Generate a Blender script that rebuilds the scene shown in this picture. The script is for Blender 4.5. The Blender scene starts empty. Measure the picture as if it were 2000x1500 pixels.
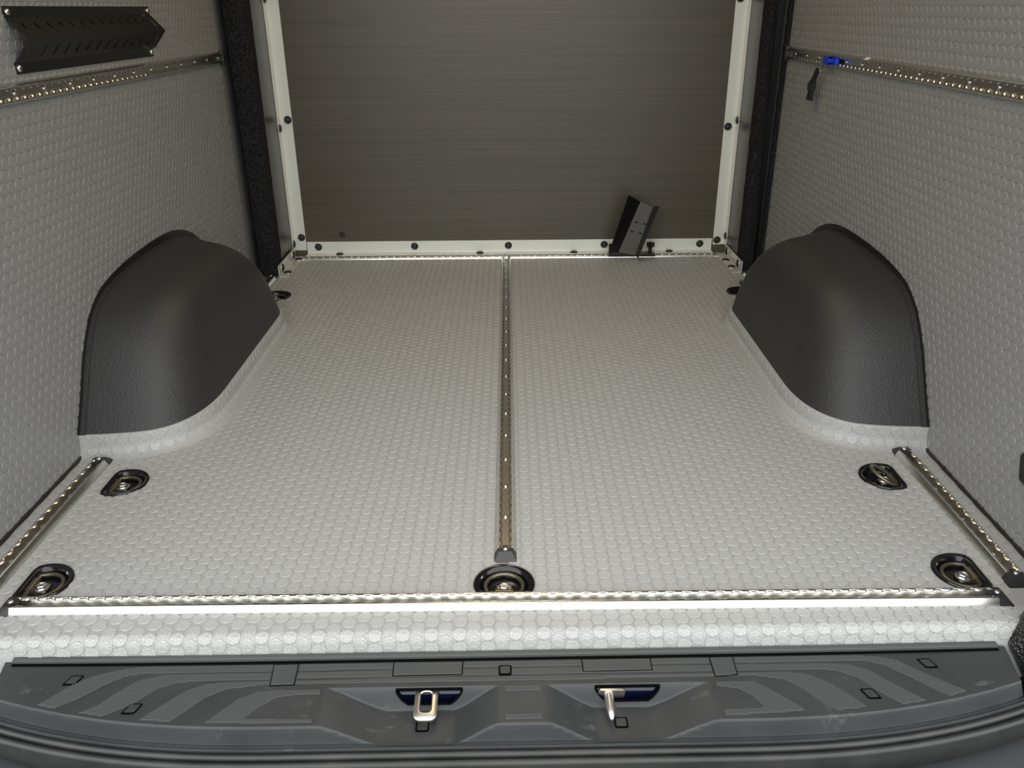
import bpy, bmesh, math, random
import numpy as np
from mathutils import Matrix, Vector
random.seed(4); rng = np.random.default_rng(4)
R = math.radians
sc = bpy.context.scene
COL = sc.collection

# ------------------------------------------------------------------ camera
cam = bpy.data.cameras.new('camera'); co = bpy.data.objects.new('camera', cam); COL.objects.link(co)
cam.sensor_width = 36; cam.lens = 36*1600/2000; cam.clip_start = .01
co.matrix_world = (Matrix.Translation((0, 0, .82)) @ Matrix.Rotation(R(-0.1167), 4, 'Z')
                   @ Matrix.Rotation(R(90-24.6746), 4, 'X') @ Matrix.Rotation(R(-0.5), 4, 'Z'))
sc.camera = co

# ------------------------------------------------------------------ world, lights, exposure
world = bpy.data.worlds.new('sky'); sc.world = world; world.use_nodes = True
wn = world.node_tree; wn.nodes.clear()
wo = wn.nodes.new('ShaderNodeOutputWorld'); wb = wn.nodes.new('ShaderNodeBackground')
tcw = wn.nodes.new('ShaderNodeTexCoord'); sx = wn.nodes.new('ShaderNodeSeparateXYZ'); rp = wn.nodes.new('ShaderNodeValToRGB')
wn.links.new(tcw.outputs['Generated'], sx.inputs[0]); wn.links.new(sx.outputs['Z'], rp.inputs[0])
wn.links.new(rp.outputs[0], wb.inputs[0]); wn.links.new(wb.outputs[0], wo.inputs[0])
rp.color_ramp.elements[0].color = (.985, 1, .99, 1); rp.color_ramp.elements[1].color = (.96, .99, 1, 1)
wb.inputs[1].default_value = 2.95

def area(name, loc, sx_, sy_, power, col, rot=(0, 0, 0)):
    l = bpy.data.lights.new(name, 'AREA'); l.shape = 'RECTANGLE'; l.size = sx_; l.size_y = sy_; l.energy = power; l.color = col
    o = bpy.data.objects.new(name, l); o.location = loc; o.rotation_euler = rot; COL.objects.link(o); return o
for s in (-1, 1):      # the two warm strip lamps under the van roof
    area('roof_strip_lamp', (s*.16, 2.0, 1.53), .05, 1.3, 3.9, (1, .80, .53))

sc.view_settings.view_transform = 'Standard'; sc.view_settings.look = 'None'
sc.view_settings.gamma = 1; sc.view_settings.use_curve_mapping = False
sc.view_settings.exposure = 0.07

# ------------------------------------------------------------------ materials
def mat(name, base, rough=.5, metal=0.0, spec=.5):
    m = bpy.data.materials.new(name); m.use_nodes = True
    b = m.node_tree.nodes['Principled BSDF']
    b.inputs['Base Color'].default_value = (*base, 1); b.inputs['Roughness'].default_value = rough
    b.inputs['Metallic'].default_value = metal; b.inputs['Specular IOR Level'].default_value = spec
    return m
def noise_col(m, c0, c1, scale, detail=3, lo=.35, hi=.65, stretch=None, rough=None):
    nt = m.node_tree; b = nt.nodes['Principled BSDF']
    tc = nt.nodes.new('ShaderNodeTexCoord'); mp = nt.nodes.new('ShaderNodeMapping'); n = nt.nodes.new('ShaderNodeTexNoise'); r = nt.nodes.new('ShaderNodeValToRGB')
    if stretch: mp.inputs['Scale'].default_value = stretch
    n.inputs['Scale'].default_value = scale; n.inputs['Detail'].default_value = detail
    r.color_ramp.elements[0].color = (*c0, 1); r.color_ramp.elements[1].color = (*c1, 1)
    r.color_ramp.elements[0].position = lo; r.color_ramp.elements[1].position = hi
    nt.links.new(tc.outputs['Object'], mp.inputs[0]); nt.links.new(mp.outputs[0], n.inputs[0])
    nt.links.new(n.outputs[0], r.inputs[0]); nt.links.new(r.outputs[0], b.inputs['Base Color'])
    return n, r
def add_bump(m, scale, strength, dist=.001, detail=2, kind='noise', stretch=None):
    nt = m.node_tree; b = nt.nodes['Principled BSDF']
    tc = nt.nodes.new('ShaderNodeTexCoord'); mp = nt.nodes.new('ShaderNodeMapping')
    n = nt.nodes.new('ShaderNodeTexNoise' if kind == 'noise' else 'ShaderNodeTexVoronoi')
    if stretch: mp.inputs['Scale'].default_value = stretch
    n.inputs['Scale'].default_value = scale
    if kind == 'noise': n.inputs['Detail'].default_value = detail
    bp = nt.nodes.new('ShaderNodeBump'); bp.inputs['Strength'].default_value = strength; bp.inputs['Distance'].default_value = dist
    nt.links.new(tc.outputs['Object'], mp.inputs[0]); nt.links.new(mp.outputs[0], n.inputs[0])
    nt.links.new(n.outputs[0], bp.inputs['Height']); nt.links.new(bp.outputs[0], b.inputs['Normal'])
    return n
M = {}
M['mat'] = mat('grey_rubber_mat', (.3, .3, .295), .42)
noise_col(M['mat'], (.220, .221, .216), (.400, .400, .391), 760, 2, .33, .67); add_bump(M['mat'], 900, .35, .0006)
M['wallmat'] = mat('grey_wall_lining_shaded', (.22, .22, .215), .42)  # darker copy of the floor mat, with the walls' shade in its colour
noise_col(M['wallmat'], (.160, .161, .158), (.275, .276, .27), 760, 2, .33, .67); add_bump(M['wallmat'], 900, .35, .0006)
M['disc'] = mat('grey_rubber_disc', (.3, .3, .295), .40)
noise_col(M['disc'], (.245, .246, .240), (.432, .432, .422), 760, 2, .33, .67); add_bump(M['disc'], 900, .35, .0006)
M['grain'] = mat('black_grained_plastic', (.022, .022, .022), .5, 0, .45); add_bump(M['grain'], 260, .5, .0012, 2, 'voronoi')
M['step'] = mat('charcoal_step_plastic', (.032, .034, .035), .5, 0, .45)
noise_col(M['step'], (.023, .025, .026), (.035, .037, .038), 9, 6, .35, .7); add_bump(M['step'], 1400, .25, .0005)
nt = M['step'].node_tree; bs = nt.nodes['Principled BSDF']; src = bs.inputs['Base Color'].links[0].from_socket
tcs = nt.nodes.new('ShaderNodeTexCoord'); mps = nt.nodes.new('ShaderNodeMapping'); mps.inputs['Scale'].default_value = (1, 2.2, 1)
n1 = nt.nodes.new('ShaderNodeTexNoise'); n1.inputs['Scale'].default_value = 16; n1.inputs['Detail'].default_value = 9; n1.inputs['Roughness'].default_value = .72
r1 = nt.nodes.new('ShaderNodeMapRange'); r1.inputs['From Min'].default_value = .60; r1.inputs['From Max'].default_value = .82
mx = nt.nodes.new('ShaderNodeMix'); mx.data_type = 'RGBA'; mx.inputs['B'].default_value = (.13, .13, .125, 1)
nt.links.new(tcs.outputs['Object'], mps.inputs[0]); nt.links.new(mps.outputs[0], n1.inputs[0]); nt.links.new(n1.outputs[0], r1.inputs[0])
nt.links.new(r1.outputs[0], mx.inputs['Factor']); nt.links.new(src, mx.inputs['A']); nt.links.new(mx.outputs['Result'], bs.inputs['Base Color'])
M['band'] = mat('worn_grip_plastic', (.056, .058, .058), .5, 0, .45)
M['gap'] = mat('gap_black', (.002, .002, .002), .9, 0, .05)
M['bumper'] = mat('bumper_plastic', (.040, .043, .046), .55, 0, .4); add_bump(M['bumper'], 1400, .25, .0005)
M['seal'] = mat('seal_rubber', (.02, .021, .021), .42)
noise_col(M['seal'], (.016, .017, .017), (.032, .032, .030), 14, 5, .4, .75)
M['alu'] = mat('extruded_aluminium', (.70, .69, .65), .26, 1)
add_bump(M['alu'], 60, .12, .0006, 3, 'noise', (1, 30, 30))
M['alu_dull'] = mat('dull_aluminium', (.70, .69, .64), .42, .75)
M['alu_white'] = mat('pale_anodised_angle', (.72, .73, .68), .42, .25)
M['zinc'] = mat('zinc_bolt', (.68, .69, .68), .28, 1)
M['steel'] = mat('bright_steel', (.60, .57, .53), .34, 1)
M['ring'] = mat('dark_ring_steel', (.16, .145, .10), .32, .8)
M['pan'] = mat('gloss_black_pan', (.006, .006, .007), .16)
M['black'] = mat('matt_black', (.010, .010, .010), .45)
M['blackmetal'] = mat('powder_coated_black', (.008, .0075, .007), .36)
M['cap'] = mat('black_end_cap', (.018, .018, .019), .4)
M['carpet'] = mat('black_carpet', (.01, .01, .011), .95, 0, .1)
noise_col(M['carpet'], (.006, .006, .007), (.16, .16, .17), 520, 2, .52, .82); add_bump(M['carpet'], 500, 1, .003)  # pale noise specks stand in for glints on the fibres
M['loop'] = mat('black_looped_trim', (.012, .012, .012), .3, 0, .6); add_bump(M['loop'], 210, 1, .006, 2, 'voronoi')
M['lam'] = mat('brushed_brown_laminate', (.06, .05, .04), .34, 0, .5)
noise_col(M['lam'], (.064, .057, .043), (.094, .083, .064), 7, 8, .3, .72, (.22, 1, 44)); 
M['wing'] = mat('wing_panel_laminate', (.055, .052, .044), .3, .2, .5)
noise_col(M['wing'], (.040, .038, .032), (.052, .049, .041), 7, 4, .3, .7, (1, .35, 14))
M['navy'] = mat('navy_body_paint', (.003, .0045, .020), .12)
M['blue'] = mat('blue_anodised', (.006, .05, .55), .3, .3)
M['web'] = mat('black_webbing', (.006, .006, .006), .7)
M['roof'] = mat('roof_liner', (.22, .21, .19), .8)
M['ground'] = mat('asphalt', (.11, .11, .11), .9)
M['label'] = mat('white_sticker', (.75, .74, .68), .5)

# ------------------------------------------------------------------ mesh helpers
class MB:
    def __init__(s): s.v = []; s.f = []
    def add(s, vs, fs, X=None):
        o = len(s.v)
        s.v += [tuple(X @ Vector(v)) if X is not None else tuple(v) for v in vs]
        s.f += [tuple(i+o for i in f) for f in fs]; return s
    def box(s, x0, x1, y0, y1, z0, z1, X=None):
        v = [(x0,y0,z0),(x1,y0,z0),(x1,y1,z0),(x0,y1,z0),(x0,y0,z1),(x1,y0,z1),(x1,y1,z1),(x0,y1,z1)]
        return s.add(v, [(3,2,1,0),(4,5,6,7),(0,1,5,4),(1,2,6,5),(2,3,7,6),(3,0,4,7)], X)
    def lathe(s, prof, n=20, X=None, cap0=True, cap1=True):   # prof [(r,z)], about z
        v = [(r*math.cos(2*math.pi*k/n), r*math.sin(2*math.pi*k/n), z) for r, z in prof for k in range(n)]
        f = [(i*n+k, i*n+(k+1) % n, (i+1)*n+(k+1) % n, (i+1)*n+k) for i in range(len(prof)-1) for k in range(n)]
        if cap0: f.append(tuple(range(n))[::-1])
        if cap1: f.append(tuple((len(prof)-1)*n+k for k in range(n)))
        return s.add(v, f, X)
    def prism(s, poly, z0, z1, X=None):
        n = len(poly); v = [(x, y, z0) for x, y in poly]+[(x, y, z1) for x, y in poly]
        f = [tuple(range(n))[::-1], tuple(range(n, 2*n))]+[(k, (k+1) % n, n+(k+1) % n, n+k) for k in range(n)]
        return s.add(v, f, X)
    def tube(s, pts, r, n=8, closed=False, X=None):
        P = [Vector(p) for p in pts]; m = len(P); v = []; f = []
        up = None
        for i, p in enumerate(P):
            a = P[(i-1) % m] if (closed or i > 0) else p; b = P[(i+1) % m] if (closed or i < m-1) else p
            t = (b-a).normalized()
            if up is None: up = t.orthogonal().normalized()
            up = (up-t*up.dot(t)).normalized(); w = t.cross(up)
            rr = r[i] if isinstance(r, (list, tuple)) else r
            v += [tuple(p+up*rr*math.cos(2*math.pi*k/n)+w*rr*math.sin(2*math.pi*k/n)) for k in range(n)]
        for i in range(m if closed else m-1):
            j = (i+1) % m
            f += [(i*n+k, i*n+(k+1) % n, j*n+(k+1) % n, j*n+k) for k in range(n)]
        if not closed: f += [tuple(range(n))[::-1], tuple((m-1)*n+k for k in range(n))]
        return s.add(v, f, X)
    def rings(s, rows, closed_u=False):     # rows of equal length -> quads
        n = len(rows[0]); v = [p for r in rows for p in r]; f = []
        for i in range(len(rows)-1):
            for k in range(n if closed_u else n-1):
                f.append((i*n+k, i*n+(k+1) % n, (i+1)*n+(k+1) % n, (i+1)*n+k))
        return s.add(v, f)
    def mesh(s, name, m, smooth=None, bevel=0):
        me = bpy.data.meshes.new(name); me.from_pydata(s.v, [], s.f)
        bm = bmesh.new(); bm.from_mesh(me)
        bmesh.ops.remove_doubles(bm, verts=bm.verts, dist=1e-6)
        bmesh.ops.recalc_face_normals(bm, faces=bm.faces)
        if bevel:
            bmesh.ops.bevel(bm, geom=[e for e in bm.edges if e.calc_face_angle(0) > .5], offset=bevel, segments=2, affect='EDGES', clamp_overlap=True)
        if smooth is not None:
            for f in bm.faces: f.smooth = True
            for e in bm.edges: e.smooth = e.calc_face_angle(0) < R(smooth)
        bm.to_mesh(me); bm.free(); me.materials.append(m); return me
    def build(s, name, m, parent=None, smooth=None, bevel=0, X=None):
        return inst(name, s.mesh(name, m, smooth, bevel), parent, X)
def inst(name, me, parent=None, X=None):
    o = bpy.data.objects.new(name, me); COL.objects.link(o)
    if parent is not None: o.parent = parent
    if X is not None: o.matrix_basis = X
    return o
def np_mesh(name, V, F, m, smooth=False):     # V (n,3), F (k,4) quads
    me = bpy.data.meshes.new(name); V = np.asarray(V, np.float32); F = np.asarray(F, np.int32)
    me.vertices.add(len(V)); me.vertices.foreach_set('co', V.ravel())
    me.loops.add(F.size); me.loops.foreach_set('vertex_index', F.ravel())
    me.polygons.add(len(F)); me.polygons.foreach_set('loop_start', np.arange(len(F))*F.shape[1]); me.polygons.foreach_set('loop_total', np.full(len(F), F.shape[1]))
    me.update(calc_edges=True); me.validate(); me.materials.append(m)
    me.polygons.foreach_set('use_smooth', np.full(len(F), smooth)); return me
def tag(o, label=None, cat=None, group=None, kind=None):
    if label: o['label'] = label
    if cat: o['category'] = cat
    if group: o['group'] = group
    if kind: o['kind'] = kind
    return o
def thing(name, label, cat, X=None, group=None):
    o = bpy.data.objects.new(name, None); COL.objects.link(o); o.empty_display_size = .02
    if X is not None: o.matrix_basis = X
    return tag(o, label, cat, group)
def frame(loc, ex, ez):
    ex = Vector(ex).normalized(); ez = Vector(ez); ez = (ez-ex*ez.dot(ex)).normalized(); ey = ez.cross(ex)
    X = Matrix((ex, ey, ez)).transposed().to_4x4(); X.translation = Vector(loc); return X
T = Matrix.Translation
def RX(d): return Matrix.Rotation(R(d), 4, 'X')
def RY(d): return Matrix.Rotation(R(d), 4, 'Y')
def RZ(d): return Matrix.Rotation(R(d), 4, 'Z')

# ------------------------------------------------------------------ shared layout (metres; van axis = +y, floor top z = 0)
XL = -.868                                   # left wall plane
def XR(y): return .836+.0105*(y-1.1)          # right wall plane (slightly splayed)
YLIP, YB = .922, 2.93
CX = -.016                                    # van centre line
PAN_R, PAN_C = .0475, .0275
# tie-down pans: centre x, y, direction of the flat side (deg), ring lift angle
PANS = [(-.7440, 1.0480, 180, 0), (.7160, 1.0520, 0, 0), (-.0130, 1.0350, -90, 0), (-.7430, 1.3480, 180, 0),
        (.7130, 1.3430, 0, 28), (-.7360, 2.4620, 180, 0), (.7320, 2.4620, 0, 62)]
# wheel arch cover levels: z, y front at wall, y back at wall, inner x (distance from wall)
LEV = [(.045, 1.458, 2.40, .226), (.085, 1.486, 2.38, .219), (.125, 1.512, 2.355, .212), (.165, 1.537, 2.325, .203), (.20, 1.562, 2.29, .192),
       (.23, 1.590, 2.25, .176), (.252, 1.618, 2.215, .158), (.270, 1.652, 2.175, .132), (.283, 1.70, 2.13, .102), (.291, 1.76, 2.09, .072), (.296, 1.85, 2.03, .036), (.297, 1.93, 1.96, .012)]
def arch_ring(yf, yb, d, n=14):
    """plan outline (distance from wall, y) from wall front round the inner side to wall back"""
    def bez(a, b, c, k): return [tuple((1-t)**2*np.array(a)+2*t*(1-t)*np.array(b)+t*t*np.array(c)) for t in np.linspace(0, 1, k)]
    L = yb-yf; q = min(1.0, L/.30)           # corner sizes shrink with the short top levels
    p = [(0, yf), (.25*d, yf+.004*q), (.45*d, yf+.010*q)]
    y0 = yf+.06*q+.16*L; y1 = yf+max(L*.74, .06*q+.16*L+.005*q)
    p += bez((.60*d, yf+.018*q), (d*.985, yf+.035*q+.02*L), (d, y0), n)
    p += [(d, y0+(y1-y0)*t) for t in (.25, .5, .75)]
    p += bez((d, y1), (d*.96, y1+.10*L), (d*.62, y1+(yb-y1)*.5), n)
    p += [(.3*d, y1+(yb-y1)*.76), (0, yb)]
    return p
BASE_RING = arch_ring(LEV[0][1], LEV[0][2], LEV[0][3])
def in_poly(px, py, poly):
    c = np.zeros(np.shape(px), bool); n = len(poly)
    for i in range(n):
        x0, y0 = poly[i]; x1, y1 = poly[i-1]
        t = ((y0 > py) != (y1 > py)) & (px < (x1-x0)*(py-y0)/((y1-y0) or 1e-9)+x0)
        c ^= t
    return c
ARCH_L = [(XL+d, y) for d, y in BASE_RING]
ARCH_R = [(XR(y)-d, y) for d, y in BASE_RING]
def pan_mask(px, py, grow):
    m = np.zeros(np.shape(px), bool)
    for cx, cy, a, _ in PANS:
        dx, dy = px-cx, py-cy; u = dx*math.cos(R(a))+dy*math.sin(R(a))
        m |= (np.hypot(dx, dy) < PAN_R+grow) & (u < PAN_C+grow)
    return m

# ------------------------------------------------------------------ floor mat (one moulded sheet that rolls over the rear edge)
LIP = [(0.0, 0, 1)]                           # profile after the flat: arc length -> (y, z)
prof = [(YLIP+.012, 0.0)]
for k in range(1, 7):
    a = R(80)*k/6; prof.append((YLIP+.012-.013*math.sin(a), -.013*(1-math.cos(a))))
yl, zl = prof[-1]; prof.append((yl-.075*math.cos(R(80)), zl-.075*math.sin(R(80))))
pl = np.array(prof); ds = np.r_[0, np.cumsum(np.hypot(*np.diff(pl, axis=0).T))]
def sheet(s):
    """s = distance behind the lip start (negative = over the lip) -> y, z, tangent, normal"""
    if s >= 0: return prof[0][0]+s, 0.0, (0, 1, 0), (0, 0, 1)
    q = -s; i = min(np.searchsorted(ds, q, 'right')-1, len(ds)-2); t = (q-ds[i])/(ds[i+1]-ds[i])
    y = pl[i, 0]+t*(pl[i+1, 0]-pl[i, 0]); z = pl[i, 1]+t*(pl[i+1, 1]-pl[i, 1])
    def ang(j): return R(80)*min(max(j, 0), 6)/6
    a = ang(q/.013/R(80)*6) if q < .013*R(80) else R(80)
    return y, z, (0, math.cos(a), math.sin(a)), (0, -math.sin(a), math.cos(a))
def lipskew(x, y): return .010*x*np.clip((.965-y)/.03, 0, 1)
xs = np.linspace(XL-.004, .862, 300); ys = np.r_[np.linspace(prof[0][0], 1.45, 95), np.linspace(1.46, 2.35, 60), np.linspace(2.36, 2.55, 36), np.linspace(2.57, YB, 14)]
gx, gy = np.meshgrid(xs, ys); V = np.stack([gx, gy+lipskew(gx, gy), np.zeros_like(gx)], -1).reshape(-1, 3)
nx, ny = len(xs), len(ys)
I = (np.arange(ny-1)[:, None]*nx+np.arange(nx-1)[None]).ravel()
F = np.stack([I, I+1, I+nx+1, I+nx], 1)
fc = V[F].mean(1); keep = ~pan_mask(fc[:, 0], fc[:, 1], -.006); F = F[keep]
lv = [(x, y+lipskew(x, y), z) for (y, z) in prof for x in xs]; o = len(V); V = np.vstack([V, np.array(lv)])
lf = [(o+i*nx+k, o+(i+1)*nx+k, o+(i+1)*nx+k+1, o+i*nx+k+1) for i in range(len(prof)-1) for k in range(nx-1)]
floor = tag(inst('floor', np_mesh('floor', V, np.vstack([F, np.array(lf)]), M['mat'], True)), 'grey rubber coin-pattern floor mat rolled over the rear edge', None, None, 'structure')

# raised coins: hex lattice, columns along y
PX, PY, CR, CH = .02035, .0235, .0101, .0014
NS = 14
tpl_r = [(CR+.0006, -.0004), (CR+.0003, CH*.62), (CR-.0005, CH), (CR-.0017, CH*.93), (CR-.0030, CH*.90)]
ca = np.arange(NS)*2*np.pi/NS
TV = np.array([(r*np.cos(a), r*np.sin(a), z) for r, z in tpl_r for a in ca])
TF = [(i*NS+k, i*NS+(k+1) % NS, (i+1)*NS+(k+1) % NS, (i+1)*NS+k) for i in range(4) for k in range(NS)]
L4 = 4*NS; TF += [(L4, L4+k, L4+k+1, L4+k+2) for k in range(1, NS-2, 2)]   # quads fan over the top
TF = np.array(TF); 
def coin_field(name, parent, frames, m=None, n_single=300, dist=None):
    """frames: list of 4x4 arrays; the n_single nearest become parts, the rest one joined part"""
    Fm = np.array(frames); m = m or M['disc']
    order = np.argsort(dist if dist is not None else np.linalg.norm(Fm[:, :3, 3]-np.array([0, 0, .82]), axis=1))
    proto = np_mesh(name, TV, TF, m, False)
    for i in order[:n_single]:
        inst(name, proto, parent, Matrix(Fm[i].tolist()))
    rest = Fm[order[n_single:]]
    if len(rest):
        P = np.einsum('nij,kj->nki', rest[:, :3, :3], TV)+rest[:, None, :3, 3]
        FF = (TF[None]+(np.arange(len(rest))*len(TV))[:, None, None]).reshape(-1, 4)
        o = inst('disc_relief', np_mesh('disc_relief', P.reshape(-1, 3), FF, m, False), parent); o['kind'] = 'stuff'
def fr(p, ex, ey, ez):
    A = np.eye(4); A[:3, 0] = ex; A[:3, 1] = ey; A[:3, 2] = ez; A[:3, 3] = p; return A
fl = []; fs_ = []
for i in range(int(-.88/PX), int(.87/PX)+1):
    x = CX+i*PX
    for j in range(-4, 90):
        s = (j+.5*(i % 2))*PY+.004
        if s < -.078: continue
        y, z, t, n = sheet(s)
        if y > YB-.06 or x < XL+.006 or x > XR(max(y, 1))-.006: continue
        fl.append(fr((x, y+float(lipskew(x, y)), z), (1, 0, 0), t, n)); fs_.append(s)
FOLD = {}
def conform(f, s):
    out = []; y0 = sheet(s)[0]
    for u, v, w in TV:
        y, z, t_, n_ = sheet(s+v); out.append((u, y-y0+n_[1]*w, z-f[2, 3]+n_[2]*w))
    return np.array(out)
fl = np.array(fl); fx, fy = fl[:, 0, 3], fl[:, 1, 3]
bad = pan_mask(fx, fy, -.001) | in_poly(fx, fy, ARCH_L) | in_poly(fx, fy, ARCH_R)
bad |= (abs(fy-.988) < .012) & (abs(fx) < .76)
bad |= (abs(fx-CX+.0) < .010) & (fy > 1.10)
bad |= (abs(fx+.818) < .010) & (fy < 1.43) & (fy > .95) | (abs(fx-.785) < .010) & (fy < 1.43) & (fy > .95)
bad |= (fl[:, 2, 3] < -.031)
d = np.where(fl[:, 1, 3] > 0, np.linalg.norm(fl[:, :3, 3]-np.array([0, .0, .82]), axis=1), 9) + np.abs(fx)*.15
fs_ = np.array(fs_); rolled = ~bad & (fs_ < .011) & (fs_ > -.032)
cache = {}
for f, s_ in zip(fl[rolled], fs_[rolled]):          # coins that bend with the rolled edge
    k = round(s_, 4)
    if k not in cache: cache[k] = np_mesh('raised_disc', conform(f, s_), TF, M['disc'], False)
    inst('raised_disc', cache[k], floor, T(f[:3, 3].tolist()))
g_ = ~bad & ~rolled
coin_field('raised_disc', floor, fl[g_], None, max(0, 300-int(rolled.sum())), d[g_])

# mat turned up against the wheel arch covers
def cove(side, parent):
    ring = [(d, y) for d, y in BASE_RING]
    def w(d, y): return (XL+d, y) if side < 0 else (XR(y)-d, y)
    pts = [Vector((*w(d, y), 0)) for d, y in ring]
    # resample evenly
    seg = np.r_[0, np.cumsum([(pts[i+1]-pts[i]).length for i in range(len(pts)-1)])]
    N = 120; S = np.linspace(0, seg[-1], N)
    Q = [Vector((np.interp(s, seg, [p.x for p in pts]), np.interp(s, seg, [p.y for p in pts]), 0)) for s in S]
    cen = Vector((w(.08, 1.93)[0], 1.93, 0)); nor = []
    for i in range(N):
        t = (Q[min(i+1, N-1)]-Q[max(i-1, 0)]).normalized(); n = Vector((t.y, -t.x, 0))
        if n.dot(Q[i]-cen) < 0: n = -n
        nor.append(n)
    pr = [(-.006, .046), (.003, .0465), (.0048, .044), (.006, .030), (.0095, .016), (.017, .006), (.028, .0012), (.036, -.001)]
    rows = [[tuple(Q[i]+nor[i]*a+Vector((0, 0, z))) for i in range(N)] for a, z in pr]
    mb = MB(); mb.rings(rows); o = mb.build('turned_up_edge', M['mat'], parent, 60)
    out = []
    for rr, (a, z, ang) in enumerate([(.0055, .0345, 84), (.0105, .0145, 55)]):
        s = .012+(rr % 2)*.01175
        while s < seg[-1]*.78:
            i = min(int(s/seg[-1]*(N-1)), N-2); q = Q[i]+(Q[i+1]-Q[i])*(s/seg[-1]*(N-1)-i); n = nor[i]; t = (Q[i+1]-Q[i]).normalized()
            nn = n*math.sin(R(ang))+Vector((0, 0, math.cos(R(ang)))); p = q+n*a+Vector((0, 0, z))
            e2 = nn.cross(t)
            out.append(fr(p, t, e2, nn)); s += .0235
    coin_field('raised_disc', o, out, None, 0)
cove(-1, floor); cove(1, floor)

# ------------------------------------------------------------------ walls, ceiling, rear partition, pillars
def wall(name, side, label):
    y0, y1, z1 = .93, 2.93, 1.55
    mb = MB(); xw = (lambda y: XL) if side < 0 else XR
    th = -.012*(-side)*-1
    t = side*.014
    v = [(xw(y0), y0, -.02), (xw(y1), y1, -.02), (xw(y1), y1, z1), (xw(y0), y0, z1)]
    v += [(x+t, y, z) for x, y, z in v]
    mb.add(v, [(0,1,2,3),(7,6,5,4),(0,4,5,1),(1,5,6,2),(2,6,7,3),(3,7,4,0)])
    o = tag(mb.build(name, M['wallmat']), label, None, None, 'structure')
    fs = []
    dx = 0 if side < 0 else .0105
    ey = Vector((dx, 1, 0)).normalized(); n = Vector((-side, dx*side*1.0, 0)); n = (n-ey*n.dot(ey)).normalized(); ez = n.cross(ey)
    arch = [(1.452, .0)]+[(yf-.006, z) for z, yf, yb, d in LEV]+[(yb+.006, z) for z, yf, yb, d in LEV[::-1]]+[(2.41, 0)]
    for j in range(0, 44):
        z = .012+j*PX
        for i in range(0, 72):
            y = 1.0+(i+.5*(j % 2))*PY
            if y > 2.665 or z > .90: continue
            if abs(z-.690) < .011 and (1.0 < y): continue
            fs.append(fr((xw(y), y, z), ey, ez, n))
    fs = np.array(fs); b = in_poly(fs[:, 1, 3], fs[:, 2, 3], arch)
    vis = fs[~b]
    # nearest ones inside the photographed part of the wall
    dd = np.linalg.norm(vis[:, :3, 3]-np.array([0, 0, .82]), axis=1)+np.where(vis[:, 1, 3] < 1.17+.45*vis[:, 2, 3], 9, 0)
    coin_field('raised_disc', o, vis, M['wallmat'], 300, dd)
    return o
wall('wall_left', -1, 'grey coin-pattern rubber lining on the left van side')
wall('wall_right', 1, 'grey coin-pattern rubber lining on the right van side')
mb = MB(); mb.box(-.95, .95, .9, 3.0, 1.55, 1.58); tag(mb.build('ceiling', M['roof']), 'van roof lining above the load space', None, None, 'structure')
mb = MB(); mb.box(-.90, .90, 2.925, 2.95, -.02, 1.55)
back = tag(mb.build('wall_back', M['lam']), 'dark brown brushed laminate partition closing the far end', None, None, 'structure')
mb = MB(); mb.lathe([(.0115, 0), (.0115, .0006), (.0095, .0006), (.0088, -.001)], 24); mb.build('hole_plug', mat('hole_grey', (.018, .016, .012), .45), back, 40, 0, T((-.605, 2.9248, .078)) @ RX(90))
mb = MB(); mb.box(-.795, -.782, 2.70, 2.93, 0, 1.55); tag(mb.build('trim_1', M['wing']), 'narrow brown return panel left of the partition', None, None, 'structure')
mb = MB(); mb.box(.786, .80, 2.70, 2.93, 0, 1.55); tag(mb.build('trim_2', M['wing']), 'narrow brown return panel right of the partition', None, None, 'structure')
# black bead where each wall meets the floor
for side, nm in ((-1, 'trim_3'), (1, 'trim_4')):
    mb = MB(); f_ = (lambda y: XL+.001) if side < 0 else (lambda y: XR(y)-.001)
    mb.tube([(f_(y), y, .003) for y in np.linspace(.95, 1.455, 24)], [.0042+.0008*math.sin(k*2.1) for k in range(24)], 8)
    tag(mb.build(nm, M['black'], None, 60), 'black sealing bead between the floor mat and the %s wall' % ('left' if side < 0 else 'right'), None, None, 'structure')
# carpeted pillars
def carpet_strip(parent, xa, xb, y0, y1, z0, z1, name='carpet', m='carpet', n=60):
    mb = MB(); rows = []
    for k in range(n+1):
        z = z0+(z1-z0)*k/n; a = xa(z)+random.uniform(-.0008, .0008); b = xb(z)+random.uniform(-.0008, .0008); h = (y1-y0)
        r = [(a, y1, z), (a, y0+.008, z), (a+.003, y0+.002, z), (a+.008, y0, z)]
        r += [(b-.008, y0, z), (b-.003, y0+.002, z), (b, y0+.008, z), (b, y1, z)] if b-a > .02 else [((a+b)/2+.001, y0, z), (b-.002, y0+.002, z), (b, y0+.006, z), (b, y1, z)]
        if k == 0: r = [(x, y, zz+random.uniform(-.004, .003)) for x, y, zz in r]
        rows.append(r)
    mb.rings(rows, True); nn = len(rows[0]); mb.f.append(tuple(range(nn))); 
    return mb.build(name, M[m], parent, 60)
t = thing('pillar_trim', 'black carpeted pillar strip between left wall and partition', 'trim')
carpet_strip(t, lambda z: XL+.030-.006*z, lambda z: -.777+.004*min(z, 1), 2.662, 2.725, .004, 1.55)
t = thing('pillar_trim', 'black carpeted pillar strip with dark gap, right of partition', 'trim')
carpet_strip(t, lambda z: .784-.002*z, lambda z: .826-.022*z, 2.675, 2.745, .004, 1.55)
carpet_strip(t, lambda z: .842+.001*z, lambda z: .858-.0*z, 2.672, 2.70, .004, 1.55, 'carpet_edge')
mb = MB(); mb.box(.795, .87, 2.755, 2.77, 0, 1.55); mb.build('gap_shade_panel', M['black'], t)  # black panel standing in for the shade inside the gap

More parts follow.
